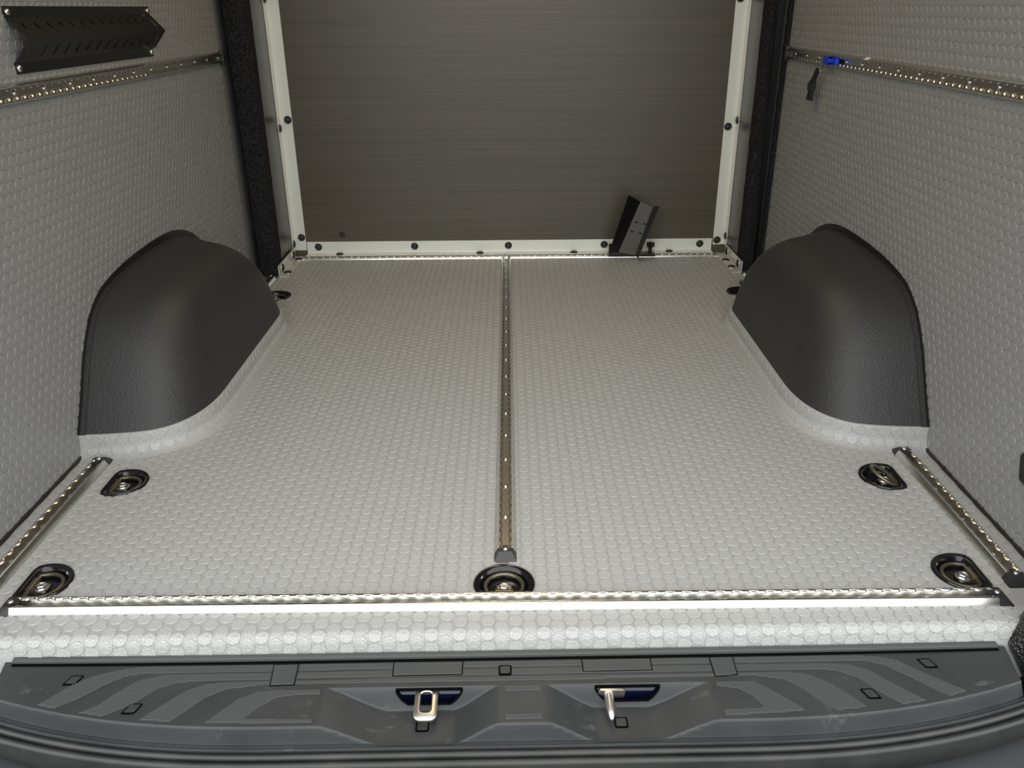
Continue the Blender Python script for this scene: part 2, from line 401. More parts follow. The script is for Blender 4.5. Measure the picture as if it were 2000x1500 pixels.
# ------------------------------------------------------------------ rivet meshes
mb = MB(); mb.lathe([(.0132, 0), (.0132, .002), (.0118, .0042), (.0095, .0046), (.0078, .0036), (.0068, .0052), (.0045, .0064), (.0015, .0067)], 20)
RIVET = mb.mesh('rivet', M['cap'], 50)
mb = MB(); mb.lathe([(.0138, 0), (.0138, .0012), (.012, .0012)], 20); WASHER = mb.mesh('washer', M['zinc'], 30)
def rivet(parent, p, n, washer=False):
    n = Vector(n); X = frame(p, n.orthogonal(), n)
    r = inst('rivet', RIVET, parent, X)
    if washer: inst('washer', WASHER, r); 
    return r
def angle(name, label, X, L, w1, w2, th=.003):
    """L-profile along local x; flange 1 up (z) at y=0 facing -y, flange 2 towards -y at z=0"""
    t = thing(name, label, 'angle profile', X)
    mb = MB(); pr = [(0, 0), (-w2, 0), (-w2, th), (-th*1.6, th), (-th, th*1.6), (-th, w1), (0, w1)]
    n = len(pr); v = [(0, y, z) for y, z in pr]+[(L, y, z) for y, z in pr]
    mb.add(v, [tuple(range(n)), tuple(range(n, 2*n))[::-1]]+[(k, (k+1) % n, n+(k+1) % n, n+k) for k in range(n)])
    mb.build('angle_bar', M['alu_white'], t, None, .0006); return t
YP = 2.9245
b = angle('angle_profile', 'pale aluminium angle with black rivets along partition foot', T((-.735, YP, .0076)), 1.472, .045, .034)
for x in (-.694, -.344, -.003, .346, .694): rivet(b, (x+.735, -.003, .0262), (0, -1, 0))
for x in (-.615, -.106, .235, .581): rivet(b, (x+.735, -.022, .003), (0, 0, 1))
# vertical ones: local x = world z
zf, zs = (.070, .478, .878), (.050, .452, .852)
XA = frame((-.7815, YP, 1.522), (0, 0, -1), (1, 0, 0))
b = angle('angle_profile', 'pale aluminium upright angle at left partition corner', XA, 1.5, .044, .030)
for z in zf: rivet(b, (1.522-z, -.003, .030), (0, -1, 0))
for z in zs: rivet(b, (1.522-z, -.019, .003), (0, 0, 1), True)
XA = frame((.7855, YP, .030), (0, 0, 1), (-1, 0, 0))
b = angle('angle_profile', 'pale aluminium upright angle at right partition corner', XA, 1.5, .044, .030)
for z in (.047, .443, .843): rivet(b, (z-.030, -.003, .030), (0, -1, 0))
for z in (.066, .466, .866): rivet(b, (z-.030, -.019, .003), (0, 0, 1), True)
# foot brackets on the floor beside the partition
def foot(side, x, label):
    t = thing('corner_bracket', label, 'bracket', T((x, 0, 0)))
    mb = MB(); s = -side
    pr = [(0, .0), (s*.036, .0), (s*.036, .0055), (s*.0045, .0055), (s*.0035, .0065), (s*.0035, .040), (0, .040)]
    v = [(a, 2.662, z) for a, z in pr]+[(a, 2.895, z) for a, z in pr]; n = len(pr)
    mb.add(v, [tuple(range(n)), tuple(range(n, 2*n))[::-1]]+[(k, (k+1) % n, n+(k+1) % n, n+k) for k in range(n)])
    mb.build('angle_bar', M['alu_dull'], t, None, .0006)
    ys = (2.70, 2.86) if side < 0 else (2.72, 2.80)
    for y in ys: rivet(t, (s*.021, y, .0055), (0, 0, 1), True)
    for y in (2.705, 2.86): rivet(t, (s*.0035, y, .022), (s, 0, 0), True)
foot(-1, -.7765, 'dull aluminium floor angle with four black bolts, left of partition')
foot(1, .7835, 'dull aluminium floor angle with four black bolts, right of partition')

# ------------------------------------------------------------------ L-tracks
PITCH = .0254
mb = MB(); mb.lathe([(.0045, 0), (.0045, .001), (.0038, .0022), (.002, .0028)], 10); SCREW = mb.mesh('screw', M['zinc'], 50)
def track(name, label, X, L, screws=(), cap0=False, cap1=False, phase=0.0, mname='alu', hb=.0182, H=.0125):
    t = thing(name, label, 'rail', X)
    ht = .0118
    mb = MB(); n = int(L/PITCH*12)+1; xs_ = np.linspace(0, L, n)
    dx = (xs_/PITCH-phase+.5) % 1-.5; dx = dx*PITCH
    e = np.maximum(.0052, np.sqrt(np.maximum(.0098**2-dx**2, 0)))
    for s in (-1, 1):
        rows = [[(x, s*hb, 0) for x in (0, L)], [(x, s*hb, .0022) for x in (0, L)], [(x, s*(ht+.0006), H-.0006) for x in (0, L)], [(x, s*ht, H) for x in (0, L)]]
        mb.rings(rows)
        rr = [[(x, s*ht, H) for x in xs_], [(x, s*min(k+(.0024 if k < .0078 else .0004), .0116), H) for x, k in zip(xs_, e)], [(x, s*k, H-(.0019 if k < .0078 else .0003)) for x, k in zip(xs_, e)], [(x, s*k, H-.0030) for x, k in zip(xs_, e)], [(x, s*(hb-.0042), H-.0040) for x in xs_], [(x, s*(hb-.0042), .0025) for x in xs_], [(x, 0, .0025) for x in xs_]]
        mb.rings(rr)
        for x in (0, L):
            mb.add([(x, s*hb, 0), (x, s*ht, H), (x, s*(hb-.0042), H-.004), (x, s*(hb-.0042), .0025), (x, 0, .0025), (x, 0, 0)], [(0, 1, 2, 3, 4, 5)])
    mb.rings([[(0, -hb, 0), (L, -hb, 0)], [(0, hb, 0), (L, hb, 0)]])
    body = mb.build('track', M[mname], t, 35)
    for x in screws: inst('screw', SCREW, t, T((x, 0, .0025)))
    for k, c in enumerate((cap0, cap1)):
        if not c: continue
        m2 = MB(); l = .024
        v = [(-l, -.0188, 0), (-l, .0188, 0), (0, -.0188, 0), (0, .0188, 0), (-l*.45, -.0108, .0132), (-l*.45, .0108, .0132), (0, -.0122, .0132), (0, .0122, .0132)]
        m2.add(v, [(0, 1, 3, 2), (4, 6, 7, 5), (0, 4, 5, 1), (0, 2, 6, 4), (1, 5, 7, 3), (2, 3, 7, 6)]); m2.box(-.002, .007, -.0045, .0045, .0095, .0132)
        XX = Matrix.Identity(4) if k == 0 else T((L, 0, 0)) @ RZ(180)
        cp = m2.build('end_cap', M['cap'], t, None, .0004, XX); inst('screw', SCREW, cp, T((-.0035, 0, .0128)))
    return t
Z0 = .0002
track('floor_rail', 'aluminium cargo track across the rear edge of the floor', T((-.752, .988, Z0)), 1.480, [k*PITCH*4+.06 for k in range(15)], True, True)
track('floor_rail', 'long aluminium cargo track down the middle of the floor', frame((CX+.005, 1.112, Z0), (0, 1, 0), (0, 0, 1)), 1.742, [k*4*PITCH+.004 for k in range(18)], True, False)
track('floor_rail', 'short aluminium cargo track at left floor edge, behind the arch', frame((-.818, 1.00, Z0), (0, 1, 0), (0, 0, 1)), .416, [.1, .2, .3], False, True)
track('floor_rail', 'short aluminium cargo track at right floor edge, behind the arch', frame((.785, 1.036, Z0), (0, 1, 0), (0, 0, 1)), .388, [.06, .16, .26], True, True)
track('floor_rail', 'aluminium cargo track running along the foot of the partition', T((-.745, 2.8740, Z0)), 1.492, [k*4*PITCH+.05 for k in range(14)], False, False, 0, 'alu', .0140, .0072)
track('floor_rail', 'stub of aluminium cargo track in front of left pillar', frame((-.796, 2.42, Z0), (0, 1, 0), (0, 0, 1)), .215, [.1], False, True)
track('floor_rail', 'stub of aluminium cargo track in front of right pillar', frame((.797, 2.42, Z0), (0, 1, 0), (0, 0, 1)), .215, [.1], False, True)
tl = track('wall_rail', 'aluminium cargo track along the left wall', frame((XL+.0002, 1.20, .690), (0, 1, 0), (1, 0, 0)), 1.455, [k*4*PITCH+.02 for k in range(15)])
m2 = MB(); m2.box(1.452, 1.464, -.020, .020, 0, .015); m2.build('end_cap', M['cap'], tl, None, .001)
ang = math.atan(.0105)
tr = track('wall_rail', 'aluminium cargo track along the right wall', frame((XR(1.15)-.0002, 1.15, .690), (.0105, 1, 0), (-1, .0105, 0)), 1.505, [k*4*PITCH+.02 for k in range(15)])
m2 = MB(); m2.box(1.502, 1.514, -.020, .020, 0, .015); m2.build('end_cap', M['cap'], tr, None, .001)
m2 = MB(); m2.box(0, .022, -.005, .005, 0, .0005); tag(m2.build('sticker', M['label'], tr, None, 0, T((.885, -.0154, .0078)) @ RX(62)), 'white paper sticker')

# ------------------------------------------------------------------ sunk tie-down rings
def d_outline(k, n=48):
    r, c = PAN_R-k, PAN_C-k; a0 = math.acos(c/r); rc = .006
    p = [(r*math.cos(a), r*math.sin(a)) for a in np.linspace(a0+.10, 2*math.pi-a0-.10, n-10)]
    y = r*math.sin(a0)
    def corner(s): return [(c-.0006, s*(y-.0055)), (c-.0001, s*(y-.0075))]
    ch = [(c-.0022, -(y-.0022)), (c-.0005, -(y-.005)), (c, -(y-.009)), (c, -y*.45), (c, -y*.15), (c, y*.15), (c, y*.45), (c, y-.009), (c-.0005, y-.005), (c-.0022, y-.0022)]
    return p+ch
mb = MB()
pr = [(-.0005, -.004), (-.0005, .0014), (.0012, .0030), (.0055, .0026), (.0085, .0002), (.0105, -.0065), (.0135, -.0115), (.0175, -.0125)]
rows = [[(x, y, z) for x, y in d_outline(k)] for k, z in pr]; mb.rings(rows, True); nn = len(rows[0]); mb.f.append(tuple((len(rows)-1)*nn+k for k in range(nn)))
PAN = mb.mesh('pan', M['pan'], 45)
mb = MB(); 
arc = [(.0165-.0, y, 0) for y in (-.022, -.026)]
rp_ = [(.0165, -.0255, 0)]+[(.0295*math.cos(a), .0295*math.sin(a), 0) for a in np.linspace(-math.acos(.3), -2*math.pi+math.acos(.3), 30)]+[(.0165, .0255, 0)]
mb.tube([(x-.0165, y, z) for x, y, z in rp_+[(.0165, 0, 0)]], .0036, 8, True); RING = mb.mesh('ring', M['ring'], 60)
mb = MB(); mb.tube([(0, -.012, 0), (0, .012, 0)], .0058, 12); mb.tube([(0, -.0135, 0), (0, -.0120, 0)], .0066, 12); mb.tube([(0, .0120, 0), (0, .0135, 0)], .0066, 12)
mb.box(-.024, 0, -.012, .012, -.0062, -.0042); HINGE = mb.mesh('hinge_clip', M['ring'], 40)
mb = MB(); mb.lathe([(.0118, 0), (.0118, .0012), (.0098, .002)], 20); mb.lathe([(.0083, .0015), (.0083, .0062), (.0070, .0072), (.0050, .0072), (.0044, .0064)], 6); BOLT = mb.mesh('bolt', M['zinc'], 20)
names = ['black sunk tie-down ring in the left rear floor corner', 'black sunk tie-down ring in the right rear floor corner', 'black sunk tie-down ring below the long centre track',
         'black sunk tie-down ring on the left between arch cover and rear corner', 'black sunk tie-down with ring half lifted, right of floor behind arch cover',
         'far left tie-down ring, half hidden by the left arch cover', 'far right tie-down with ring standing up beside right arch cover']
for (x, y, a, lift), nm in zip(PANS, names):
    t = thing('tie_down_ring', nm, 'tie-down', T((x, y, .0008)) @ RZ(a), 'sunk tie-down rings in the floor')
    inst('pan', PAN, t); inst('ring', RING, t, T((.0150, 0, -.0062)) @ RY(lift)); inst('hinge_clip', HINGE, t, T((.0150, 0, -.0062)))
    inst('bolt', BOLT, t, T((.0005, 0, -.0100)) @ RZ(17))

# ------------------------------------------------------------------ wheel arch covers
def arch_cover(side, label):
    t = thing('wheel_arch_cover', label, 'wheel arch', None)
    def w(d, y, z): return (XL+d, y, z) if side < 0 else (XR(y)-d, y, z)
    Lz = np.array(LEV); u = np.linspace(0, len(LEV)-1, 44)
    def sm(c):   # smooth interpolation
        base = np.interp(u, range(len(LEV)), Lz[:, c]); k = np.array([1, 2, 3, 2, 1])/9.
        pad = np.r_[2*base[0]-base[1:3][::-1], base, 2*base[-1]-base[-3:-1][::-1]]; return np.convolve(pad, k, 'valid')
    zs_, yf, yb, dd = sm(0), sm(1), sm(2), sm(3)
    rows = [[w(d, y, z) for d, y in arch_ring(a, b, max(q, .004))] for z, a, b, q in zip(zs_, yf, yb, dd)]
    mb = MB(); mb.rings(rows); n = len(rows[0]); mb.f.append(tuple((len(rows)-1)*n+k for k in range(n)))
    mb.build('shell', M['grain'], t, 70)
    # flange that lies against the wall, and a black band standing in for the shadow gap around it
    for nm, m, o0, o1, d0, d1 in (('flange', 'grain', -.003, .0022, .0002, .0125), ('gap_shade_band', 'black', -.005, .0115, .0004, .0024)):
        out = [(a, z) for z, a in zip(zs_, yf)]+[(b, z) for z, b in zip(zs_[::-1], yb[::-1])]
        if nm == 'flange': out = [(a, z) for z, a in zip(zs_, yf) if z < .284]
        P = [Vector((a, z, 0)) for a, z in out]; rr = [[], [], [], []]
        for i, p in enumerate(P):
            tn = (P[min(i+1, len(P)-1)]-P[max(i-1, 0)]).normalized(); nr = Vector((-tn.y, tn.x, 0))
            k0, k1 = o0, o1
            if nm == 'gap_shade_band': k1 = o1+.004*math.exp(-((p.x-1.98)/.22)**2)*(p.y > .2) 
            for j, (k, d) in enumerate(((k0, d0), (k0, d1), (k1, d1), (k1, d0))): q = p+nr*k; rr[j].append(w(d, q.x, max(q.y, .002)))
        m3 = MB(); m3.rings(rr+[rr[0]]); m3.build(nm, M[m], t, 30)
arch_cover(-1, 'black grained plastic wheel arch cover on the left')
arch_cover(1, 'black grained plastic wheel arch cover on the right')

# ------------------------------------------------------------------ rear step
ZP, DEP = -.030, .0295
def yfront(x):
    a = abs(x+.004); return .7875+.059*max(0, (a-.295)/.413)**2.4
def sst(t): t = np.clip(t, 0, 1); return t*t*(3-2*t)
def soft(t): t = np.clip(t, 0, 1); return .5*t+.5*sst(t)
def mask_x(x):
    return soft((x+.258)/.0836)*soft((-.0197-x)/.061)+soft((x-.0443)/.067)*soft((.2705-x)/.0836)
def hgt(x, y):
    p = DEP*np.minimum(np.clip(mask_x(x), 0, 1), soft((.8544-y)/.0143))
    dr = DEP*soft((yfront(x)-y+.001)/.007)
    return ZP-np.maximum(p, dr)
STEPX = T((.0074, 0, 0)) @ RZ(.5)
step = thing('rear_step', 'charcoal plastic step cover across the rear sill', 'step', STEPX)
us = np.linspace(-.730, .716, 500); wv = np.r_[np.linspace(-.013, .006, 16), np.linspace(.0075, .045, 20), np.linspace(.046, .078, 26), np.linspace(.080, .135, 18)]
def xend(x, y):       # ends taper towards the front
    return x*(1-(.915-y)*.30*sst((abs(x)-.541)/.177))
rows = []
for q in wv:
    r = []
    for x in us:
        yf = yfront(x); y = yf+q if q < .03 else yf+.03+(q-.03)/(.105)*(.914-yf-.03)
        X = xend(x, y); r.append((X, y, float(hgt(X, y))))
    rows.append(r)
HOLES = [(-.116, .0453), (.1574, .0443)]
YH0, YH1 = .8443, .8524
def in_hole(x, y, g=0):
    for hx, hw in HOLES:
        k = (y-YH0)/(YH1-YH0)
        if 0 < k < 1 and abs(x-hx) < hw-.016*(1-k)**2: return True
    return False
V = np.array(rows).reshape(-1, 3); nx = len(us); ny = len(wv)
I = (np.arange(ny-1)[:, None]*nx+np.arange(nx-1)[None]).ravel(); F = np.stack([I, I+1, I+nx+1, I+nx], 1)
fc = V[F].mean(1); F = F[[not in_hole(a, b_) for a, b_ in fc[:, :2]]]
me = np_mesh('tread', V, F, M['step'], True); tread = inst('tread', me, step)
# raised rear strip, end skirts
mb = MB()
def arc(x): return .003*max(0, (abs(x)-.35)/.37)**2
rr = [[(x*.982, y+arc(x), z) for x in us] for y, z in ((.9062, ZP-.002), (.9066, ZP+.0050), (.9078, ZP+.0060), (.9150, ZP+.0060), (.9165, ZP-.004))]
mb.rings(rr); mb.build('rear_strip', M['band'], step, 40)
mb = MB(); mb.rings([[(x*.982, y+arc(x), ZP+.0012) for x in us] for y in (.9012, .9064)]); mb.build('groove', M['gap'], step)
mb = MB()
for k in (0, nx-1):
    col_ = [rows[j][k] for j in range(ny)]; mb.rings([col_, [(x+(.012 if k else -.012), y, z-.035) for x, y, z in col_]])
mb.build('end_skirt', M['step'], step, 60)
# grip bands with fine horizontal ridges
B1 = [(-0.6437,0.8255),(-0.6306,0.8462),(-0.6118,0.8684),(-0.5926,0.8827),(-0.5617,0.8943),(-0.5259,0.9002),(0.4849,0.9002),(0.5219,0.8972),(0.5471,0.8896),(0.5664,0.8715),(0.5928,0.8491),(0.6170,0.8302),(0.5906,0.8216),(0.5758,0.8326),(0.5506,0.8573),(0.5237,0.8809),(0.4996,0.8894),(-0.5197,0.8880),(-0.5455,0.8820),(-0.5669,0.8668),(-0.5926,0.8429),(-0.6172,0.8155)]
B2 = [(-0.5801,0.8071),(-0.5598,0.8306),(-0.5430,0.8542),(-0.5235,0.8739),(-0.4900,0.8841),(0.4415,0.8859),(0.4776,0.8820),(0.5007,0.8705),(0.5258,0.8425),(0.5546,0.8140),(0.5198,0.8083),(0.4949,0.8338),(0.4772,0.8583),(0.4542,0.8711),(0.4284,0.8751),(-0.4205,0.8725),(-0.4658,0.8693),(-0.4898,0.8592),(-0.5145,0.8300),(-0.5460,0.8015)]
B3 = [(-0.4947,0.8002),(-0.4767,0.8251),(-0.4508,0.8531),(-0.4273,0.8650),(-0.3912,0.8689),(0.3886,0.8701),(0.4145,0.8639),(0.4368,0.8484),(0.4557,0.8261),(0.4706,0.8055),(0.4284,0.8008),(0.4088,0.8204),(0.3943,0.8415),(0.3752,0.8568),(0.3397,0.8643),(-0.3413,0.8633),(-0.3952,0.8552),(-0.4191,0.8406),(-0.4381,0.8174),(-0.4530,0.7969)]
B4 = [(-0.4062,0.7937),(-0.3928,0.8151),(-0.3730,0.8381),(-0.3490,0.8498),(-0.3123,0.8521),(-0.2646,0.8513),(-0.2646,0.8429),(-0.2996,0.8431),(-0.3229,0.8384),(-0.3453,0.8189),(-0.3551,0.8050),(-0.3543,0.8025),(-0.2656,0.7999),(-0.2656,0.7926),(-0.4059,0.7925)]
B5 = [(0.2804,0.8543),(0.3335,0.8545),(0.3368,0.8512),(0.3515,0.8389),(0.3857,0.8048),(0.3856,0.8005),(0.2787,0.7950),(0.2790,0.8049),(0.3348,0.8072),(0.3229,0.8288),(0.3080,0.8409),(0.2800,0.8469)]
B6 = [(-0.0118,0.8528),(0.0370,0.8530),(0.0381,0.8445),(-0.0117,0.8435)]
B7 = [(-0.0113,0.8033),(0.0365,0.8034),(0.0369,0.7956),(-0.0112,0.7946)]
COVERS = [[(-0.3414,0.9011),(-0.3047,0.9016),(-0.3027,0.8605),(-0.3370,0.8592)], [(-0.1706,0.9007),(-0.0707,0.9012),(-0.0707,0.8745),(-0.1696,0.8739)],
          [(0.0978,0.9012),(0.1974,0.9017),(0.1970,0.8775),(0.0982,0.8761)], [(0.2809,0.9016),(0.3160,0.9021),(0.3142,0.8654),(0.2810,0.8630)]]
def shrink(poly, k):
    cx = sum(p[0] for p in poly)/len(poly); cy = sum(p[1] for p in poly)/len(poly)
    hx = max(abs(p[0]-cx) for p in poly); hy = max(abs(p[1]-cy) for p in poly)
    return [(cx+(x-cx)*(hx-k)/hx, cy+(y-cy)*(hy-k)/hy) for x, y in poly]
def scan(poly, y):
    xs_ = []
    for i in range(len(poly)):
        (x0, y0), (x1, y1) = poly[i-1], poly[i]
        if (y0 > y) != (y1 > y): xs_.append(x0+(x1-x0)*(y-y0)/(y1-y0))
    xs_.sort(); return list(zip(xs_[::2], xs_[1::2]))
def ridges(poly, z, h=.0014, p=.0026, wdt=.0016, avoid=()):
    mb = MB(); y0 = min(q[1] for q in poly); y1 = max(q[1] for q in poly); y = y0+p*.6
    while y < y1-p*.3:
        for a, b_ in scan(poly, y):
            cuts = [(a, b_)]
            for c in avoid:
                for c0, c1 in scan(c, y):
                    cuts = [s for l, r in cuts for s in ((l, min(r, c0-.001)), (max(l, c1+.001), r)) if s[1]-s[0] > .001]
            for l, r in cuts:
                if r-l > .002:
                    mb.add([(l, y-wdt*.7, z-.001), (r, y-wdt*.7, z-.001), (r, y+wdt*.7, z-.001), (l, y+wdt*.7, z-.001), (l+.0004, y-wdt*.3, z+h), (r-.0004, y-wdt*.3, z+h), (r-.0004, y+wdt*.3, z+h), (l+.0004, y+wdt*.3, z+h)],
                           [(4, 5, 6, 7), (0, 1, 5, 4), (1, 2, 6, 5), (2, 3, 7, 6), (3, 0, 4, 7)])
        y += p
    return mb
for B in (B1, B2, B3, B4, B5, B6, B7):
    B[:] = [(x, min(max(y, yfront(x)+.007), .9005)) for x, y in B]
    mb = MB(); mb.prism(B[::-1], ZP-.002, ZP+.0003); g = mb.build('grip_band', M['band'], step)
    tag(ridges(B, ZP+.0002, .0009, avoid=COVERS if B in (B1, B2, B3) else ()).build('grip_ridges', M['band'], g), kind='stuff')
M['cover'] = mat('cover_plastic', (.06, .062, .062), .45)
for C_ in COVERS:
    mb = MB(); mb.prism(C_[::-1], ZP-.001, ZP+.0004); g = mb.build('access_cover', M['gap'], step)
    mb = MB(); mb.prism(shrink(C_, .0013)[::-1], ZP-.001, ZP+.0008); mb.build('lid', M['step'], g)
    tag(ridges(shrink(C_, .002), ZP+.0008, .0010).build('lid_ridges', M['cover'], g), kind='stuff')
def rrect(w, h, r, n=5, sk=0):
    p = []
    for cx, cy, a0 in ((w-r, h-r, 0), (-w+r, h-r, 90), (-w+r, -h+r, 180), (w-r, -h+r, 270)):
        for k in range(n): a = R(a0+90*k/(n-1)); p.append((cx+r*math.cos(a)+sk*(cy+r*math.sin(a)), cy+r*math.sin(a)))
    return p
for (x, y, z, sk) in ((-.6148, .8762, ZP, .35), (-.5116, .8228, ZP, .35), (-.0111, .8815, ZP+.0008, 0), (-.1233, .8122, ZP-DEP, 0), (.1449, .8130, ZP-DEP, 0), (.4846, .8275, ZP, -.35), (.5878, .8820, ZP, -.35)):
    mb = MB(); mb.prism(rrect(.0092, .0092, .003, 5, sk), -.0010, .0006); g = mb.build('clip_cap', M['gap'], step, None, 0, T((x, y, z)))
    mb = MB(); mb.prism(rrect(.0070, .0068, .0022, 5, sk), -.0006, .0010); mb.build('cap_plate', M['step'], g, None, .0003, T((0, .0006, 0)))
# pocket opening rims and navy body sheet behind them
for hx, hw in HOLES:
    out = [(hx+sg*(hw-.016*(1-k)**2), YH0+(YH1-YH0)*k) for sg, ks in ((-1, np.linspace(1, 0, 9)), (1, np.linspace(0, 1, 9))) for k in ks]
    P = [(x, y-.0004, float(hgt(x, y))+.0006) for x, y in out]
    P += [(x, YH1-.0004, float(hgt(x, YH1))+.0006) for x in np.linspace(hx+hw-.004, hx-hw+.004, 14)]
    mb = MB(); mb.tube(P, .0016, 6, True); mb.build('opening_rim', M['gap'], step, 60)
mb = MB()
mb.rings([[(a, .8736, -.0330) for a in (-.30, .33)], [(a, .8638, -.0335) for a in (-.30, .33)], [(a, .8623, -.0350) for a in (-.30, .33)], [(a, .8623, -.0418) for a in (-.30, .33)], [(a, .8589, -.0443) for a in (-.30, .33)], [(a, .8569, -.0468) for a in (-.30, .33)], [(a, .8569, -.085) for a in (-.30, .33)]])
sill = tag(mb.build('trim_5', M['navy'], None, 30, 0, STEPX), 'dark navy painted sill sheet seen through the step openings', None, None, 'structure')
for a, b_ in ((-.158, -.140), (-.099, -.077), (.155, .196)):  # pale bars added in place of the reflection on the navy sheet
    mb = MB(); mb.box(a, b_, .8603, .8626, -.0404, -.0345); mb.build('sill_glint_bar', M['alu_dull'], sill, None, .0006)

# latch loop and guide pin in the two pockets
t = thing('latch_striker', 'bright steel latch loop in the left step pocket', 'latch', STEPX @ frame((-.1195, .8598, -.0378), (1, 0, 0), (0, -.12, 1)))
o_, i_ = rrect(.0158, .029, .010, 7), rrect(.0078, .0165, .006, 7)
mb = MB(); n = len(o_)
def lp(poly, z): return [(x, y-.024, z) for x, y in poly]
mb.rings([lp(o_, -.0022), lp(o_, .0012), lp(shrink(o_, .0012), .0022), lp(shrink(i_, -.0012), .0022), lp(i_, .0010), lp(i_, -.0022), lp(o_, -.0022)], True); mb.build('loop', M['steel'], t, 40)
mb = MB(); mb.box(-.0165, .0165, -.003, .014, -.0015, .0028); mb.build('base_plate', M['steel'], t, None, .001)
t = thing('guide_pin', 'bright steel guide pin in the right step pocket', 'pin', STEPX @ frame((.1323, .8487, -.0417), (1, 0, 0), (0, -1, -.12)))
mb = MB(); mb.prism(rrect(.0185, .0085, .004), -.0012, .0022); mb.build('base_plate', M['steel'], t, 40, .0006, T((.003, 0, 0)))
mb = MB(); mb.lathe([(.0072, 0), (.0068, .003), (.0066, .022), (.0055, .030), (.0030, .040), (.0012, .0415)], 16); mb.build('pin', M['steel'], t, 50, 0, T((-.001, -.001, .001)))
# sealing strips and bumper that sweep along the step front
def sweep(pr, x0=-.80, x1=.80, n=130):
    xs_ = np.linspace(x0, x1, n); rows_ = [[] for _ in pr]
    for x in xs_:
        e = 1e-3; s = (yfront(x+e)-yfront(x-e))/(2*e); nx_, ny_ = s/math.hypot(1, s), -1/math.hypot(1, s)
        for j, (d_, z) in enumerate(pr): rows_[j].append((x+nx_*d_, yfront(x)+ny_*d_, z))
    mb = MB(); mb.rings(rows_); return mb
def half(c, z, r, n=9): return [(c-r*math.cos(math.pi*k/(n-1)), z+r*1.1*math.sin(math.pi*k/(n-1))) for k in range(n)]
sweep([(.006, -.0555), (.0065, -.0600), (.0080, -.0583), (.0105, -.0583), (.0118, -.061), (.012, -.080)], -.73, .724).build('front_lip', M['step'], step, 50)
t = thing('sealing_strip', 'double ribbed black rubber seal along the step front', 'seal', STEPX)
sweep([(.0125, -.080)]+half(.0172, -.0652, .0047)+[(.0222, -.077)]).build('inner_rib', M['seal'], t, 60)
sweep([(.0222, -.080)]+half(.0283, -.0690, .0052)+[(.0338, -.078), (.0350, -.086), (.030, -.098), (.020, -.12)]).build('outer_rib', M['seal'], t, 60)
t = thing('rear_bumper', 'dark grey plastic bumper below the step seal', 'bumper')
for nm, a, b_ in (('corner_panel', -.98, -.748), ('centre_panel', -.745, .708), ('corner_panel', .711, .98)):
    mb = MB(); sk = .035
    v = [(a+sk, .95, -.121), (b_+(sk if b_ < 0 else -.045), .95, -.121), (b_, .70, -.128), (a, .70, -.128), (a, .66, -.25), (b_, .66, -.25)]
    if nm == 'centre_panel': v = [(a+.02, .95, -.121), (b_+.055, .95, -.121), (b_-.035, .70, -.128), (a-.03, .70, -.128), (a-.03, .66, -.25), (b_-.035, .66, -.25)]
    elif a > 0: v = [(a+.055, .95, -.1205), (b_, .95, -.1205), (b_, .70, -.128), (a-.035, .70, -.128), (a-.035, .66, -.25), (b_, .66, -.25)]
    else: v = [(a, .95, -.1205), (b_+.02, .95, -.1205), (b_-.03, .70, -.128), (a, .70, -.128), (a, .66, -.25), (b_-.03, .66, -.25)]
    mb.add(v, [(0, 1, 2, 3), (3, 2, 5, 4)]); mb.build(nm, M['bumper'], t)
mb = MB(); mb.box(-.98, .98, .67, .95, -.20, -.136); mb.build('core', M['gap'], t)
# looped black trim at the right rear corner
mb = MB(); rows_ = []
for z in np.linspace(-.12, .16, 44):
    xw = .721+.30*max(0, z+.03)+.55*max(0, -z-.03)
    rows_.append([(.80, .99, z), (xw+.018, .950, z), (xw+.001, .928, z), (xw+.002, .908, z), (xw+.018, .885, z), (.86, .87, z)])
mb.rings(rows_); cb = mb.mesh('door_pillar_trim', M['loop'], 60)
tag(inst('door_pillar_trim', cb), 'shiny black looped trim at the right rear corner', 'trim')

# ------------------------------------------------------------------ fittings on walls and rails
t = thing('slotted_bracket', 'black folded sheet bracket with slots on the upper left wall', 'bracket', T((XL+.0005, 0, 0)))
Y0, Y1 = 1.552, 2.180
def sheet_strip(p0, p1, slots, off):
    """folded face between profile points p0, p1 = (out, z); slots cut out"""
    mb = MB(); P0, P1 = Vector((p0[0], 0, p0[1])), Vector((p1[0], 0, p1[1]))
    def P(y, t_): q = P0+(P1-P0)*t_; return (q.x, y, q.z)
    cuts = [Y0]
    for k in range(slots): c = Y0+.030+(Y1-Y0-.055)*k/(slots-1); cuts += [c-.0045, c+.0045]
    cuts.append(Y1)
    for k in range(len(cuts)-1):
        a, b_ = cuts[k], cuts[k+1]
        for t0, t1 in ((0, .27), (.27, .76), (.76, 1)):
            if k % 2 == 1 and t0 == .27: continue
            mb.add([P(a, t0), P(b_, t0), P(b_, t1), P(a, t1)], [(0, 1, 2, 3)])
    return mb
PF = [(.0, .828), (.0012, .8275), (.0016, .812), (.034, .776), (.0016, .738), (.0012, .722)]
mb = MB(); mb.box(0, .002, Y0, Y1, .811, .829); mb.box(0, .002, Y0-.003, Y1-.018, .720, .739)
for pa, pb in ((PF[2], PF[3]), (PF[3], PF[4])):
    q = sheet_strip(pa, pb, 14, 0); mb.add(q.v, q.f)
bo = mb.build('folded_plate', M['blackmetal'], t); so = bo.modifiers.new('s', 'SOLIDIFY'); so.thickness = .0016; so.offset = 0
mb = MB(); mb.lathe([(.0062, 0), (.0062, .0016), (.0045, .0034), (.002, .0042)], 14); BS = mb.mesh('screw', M['zinc'], 50)
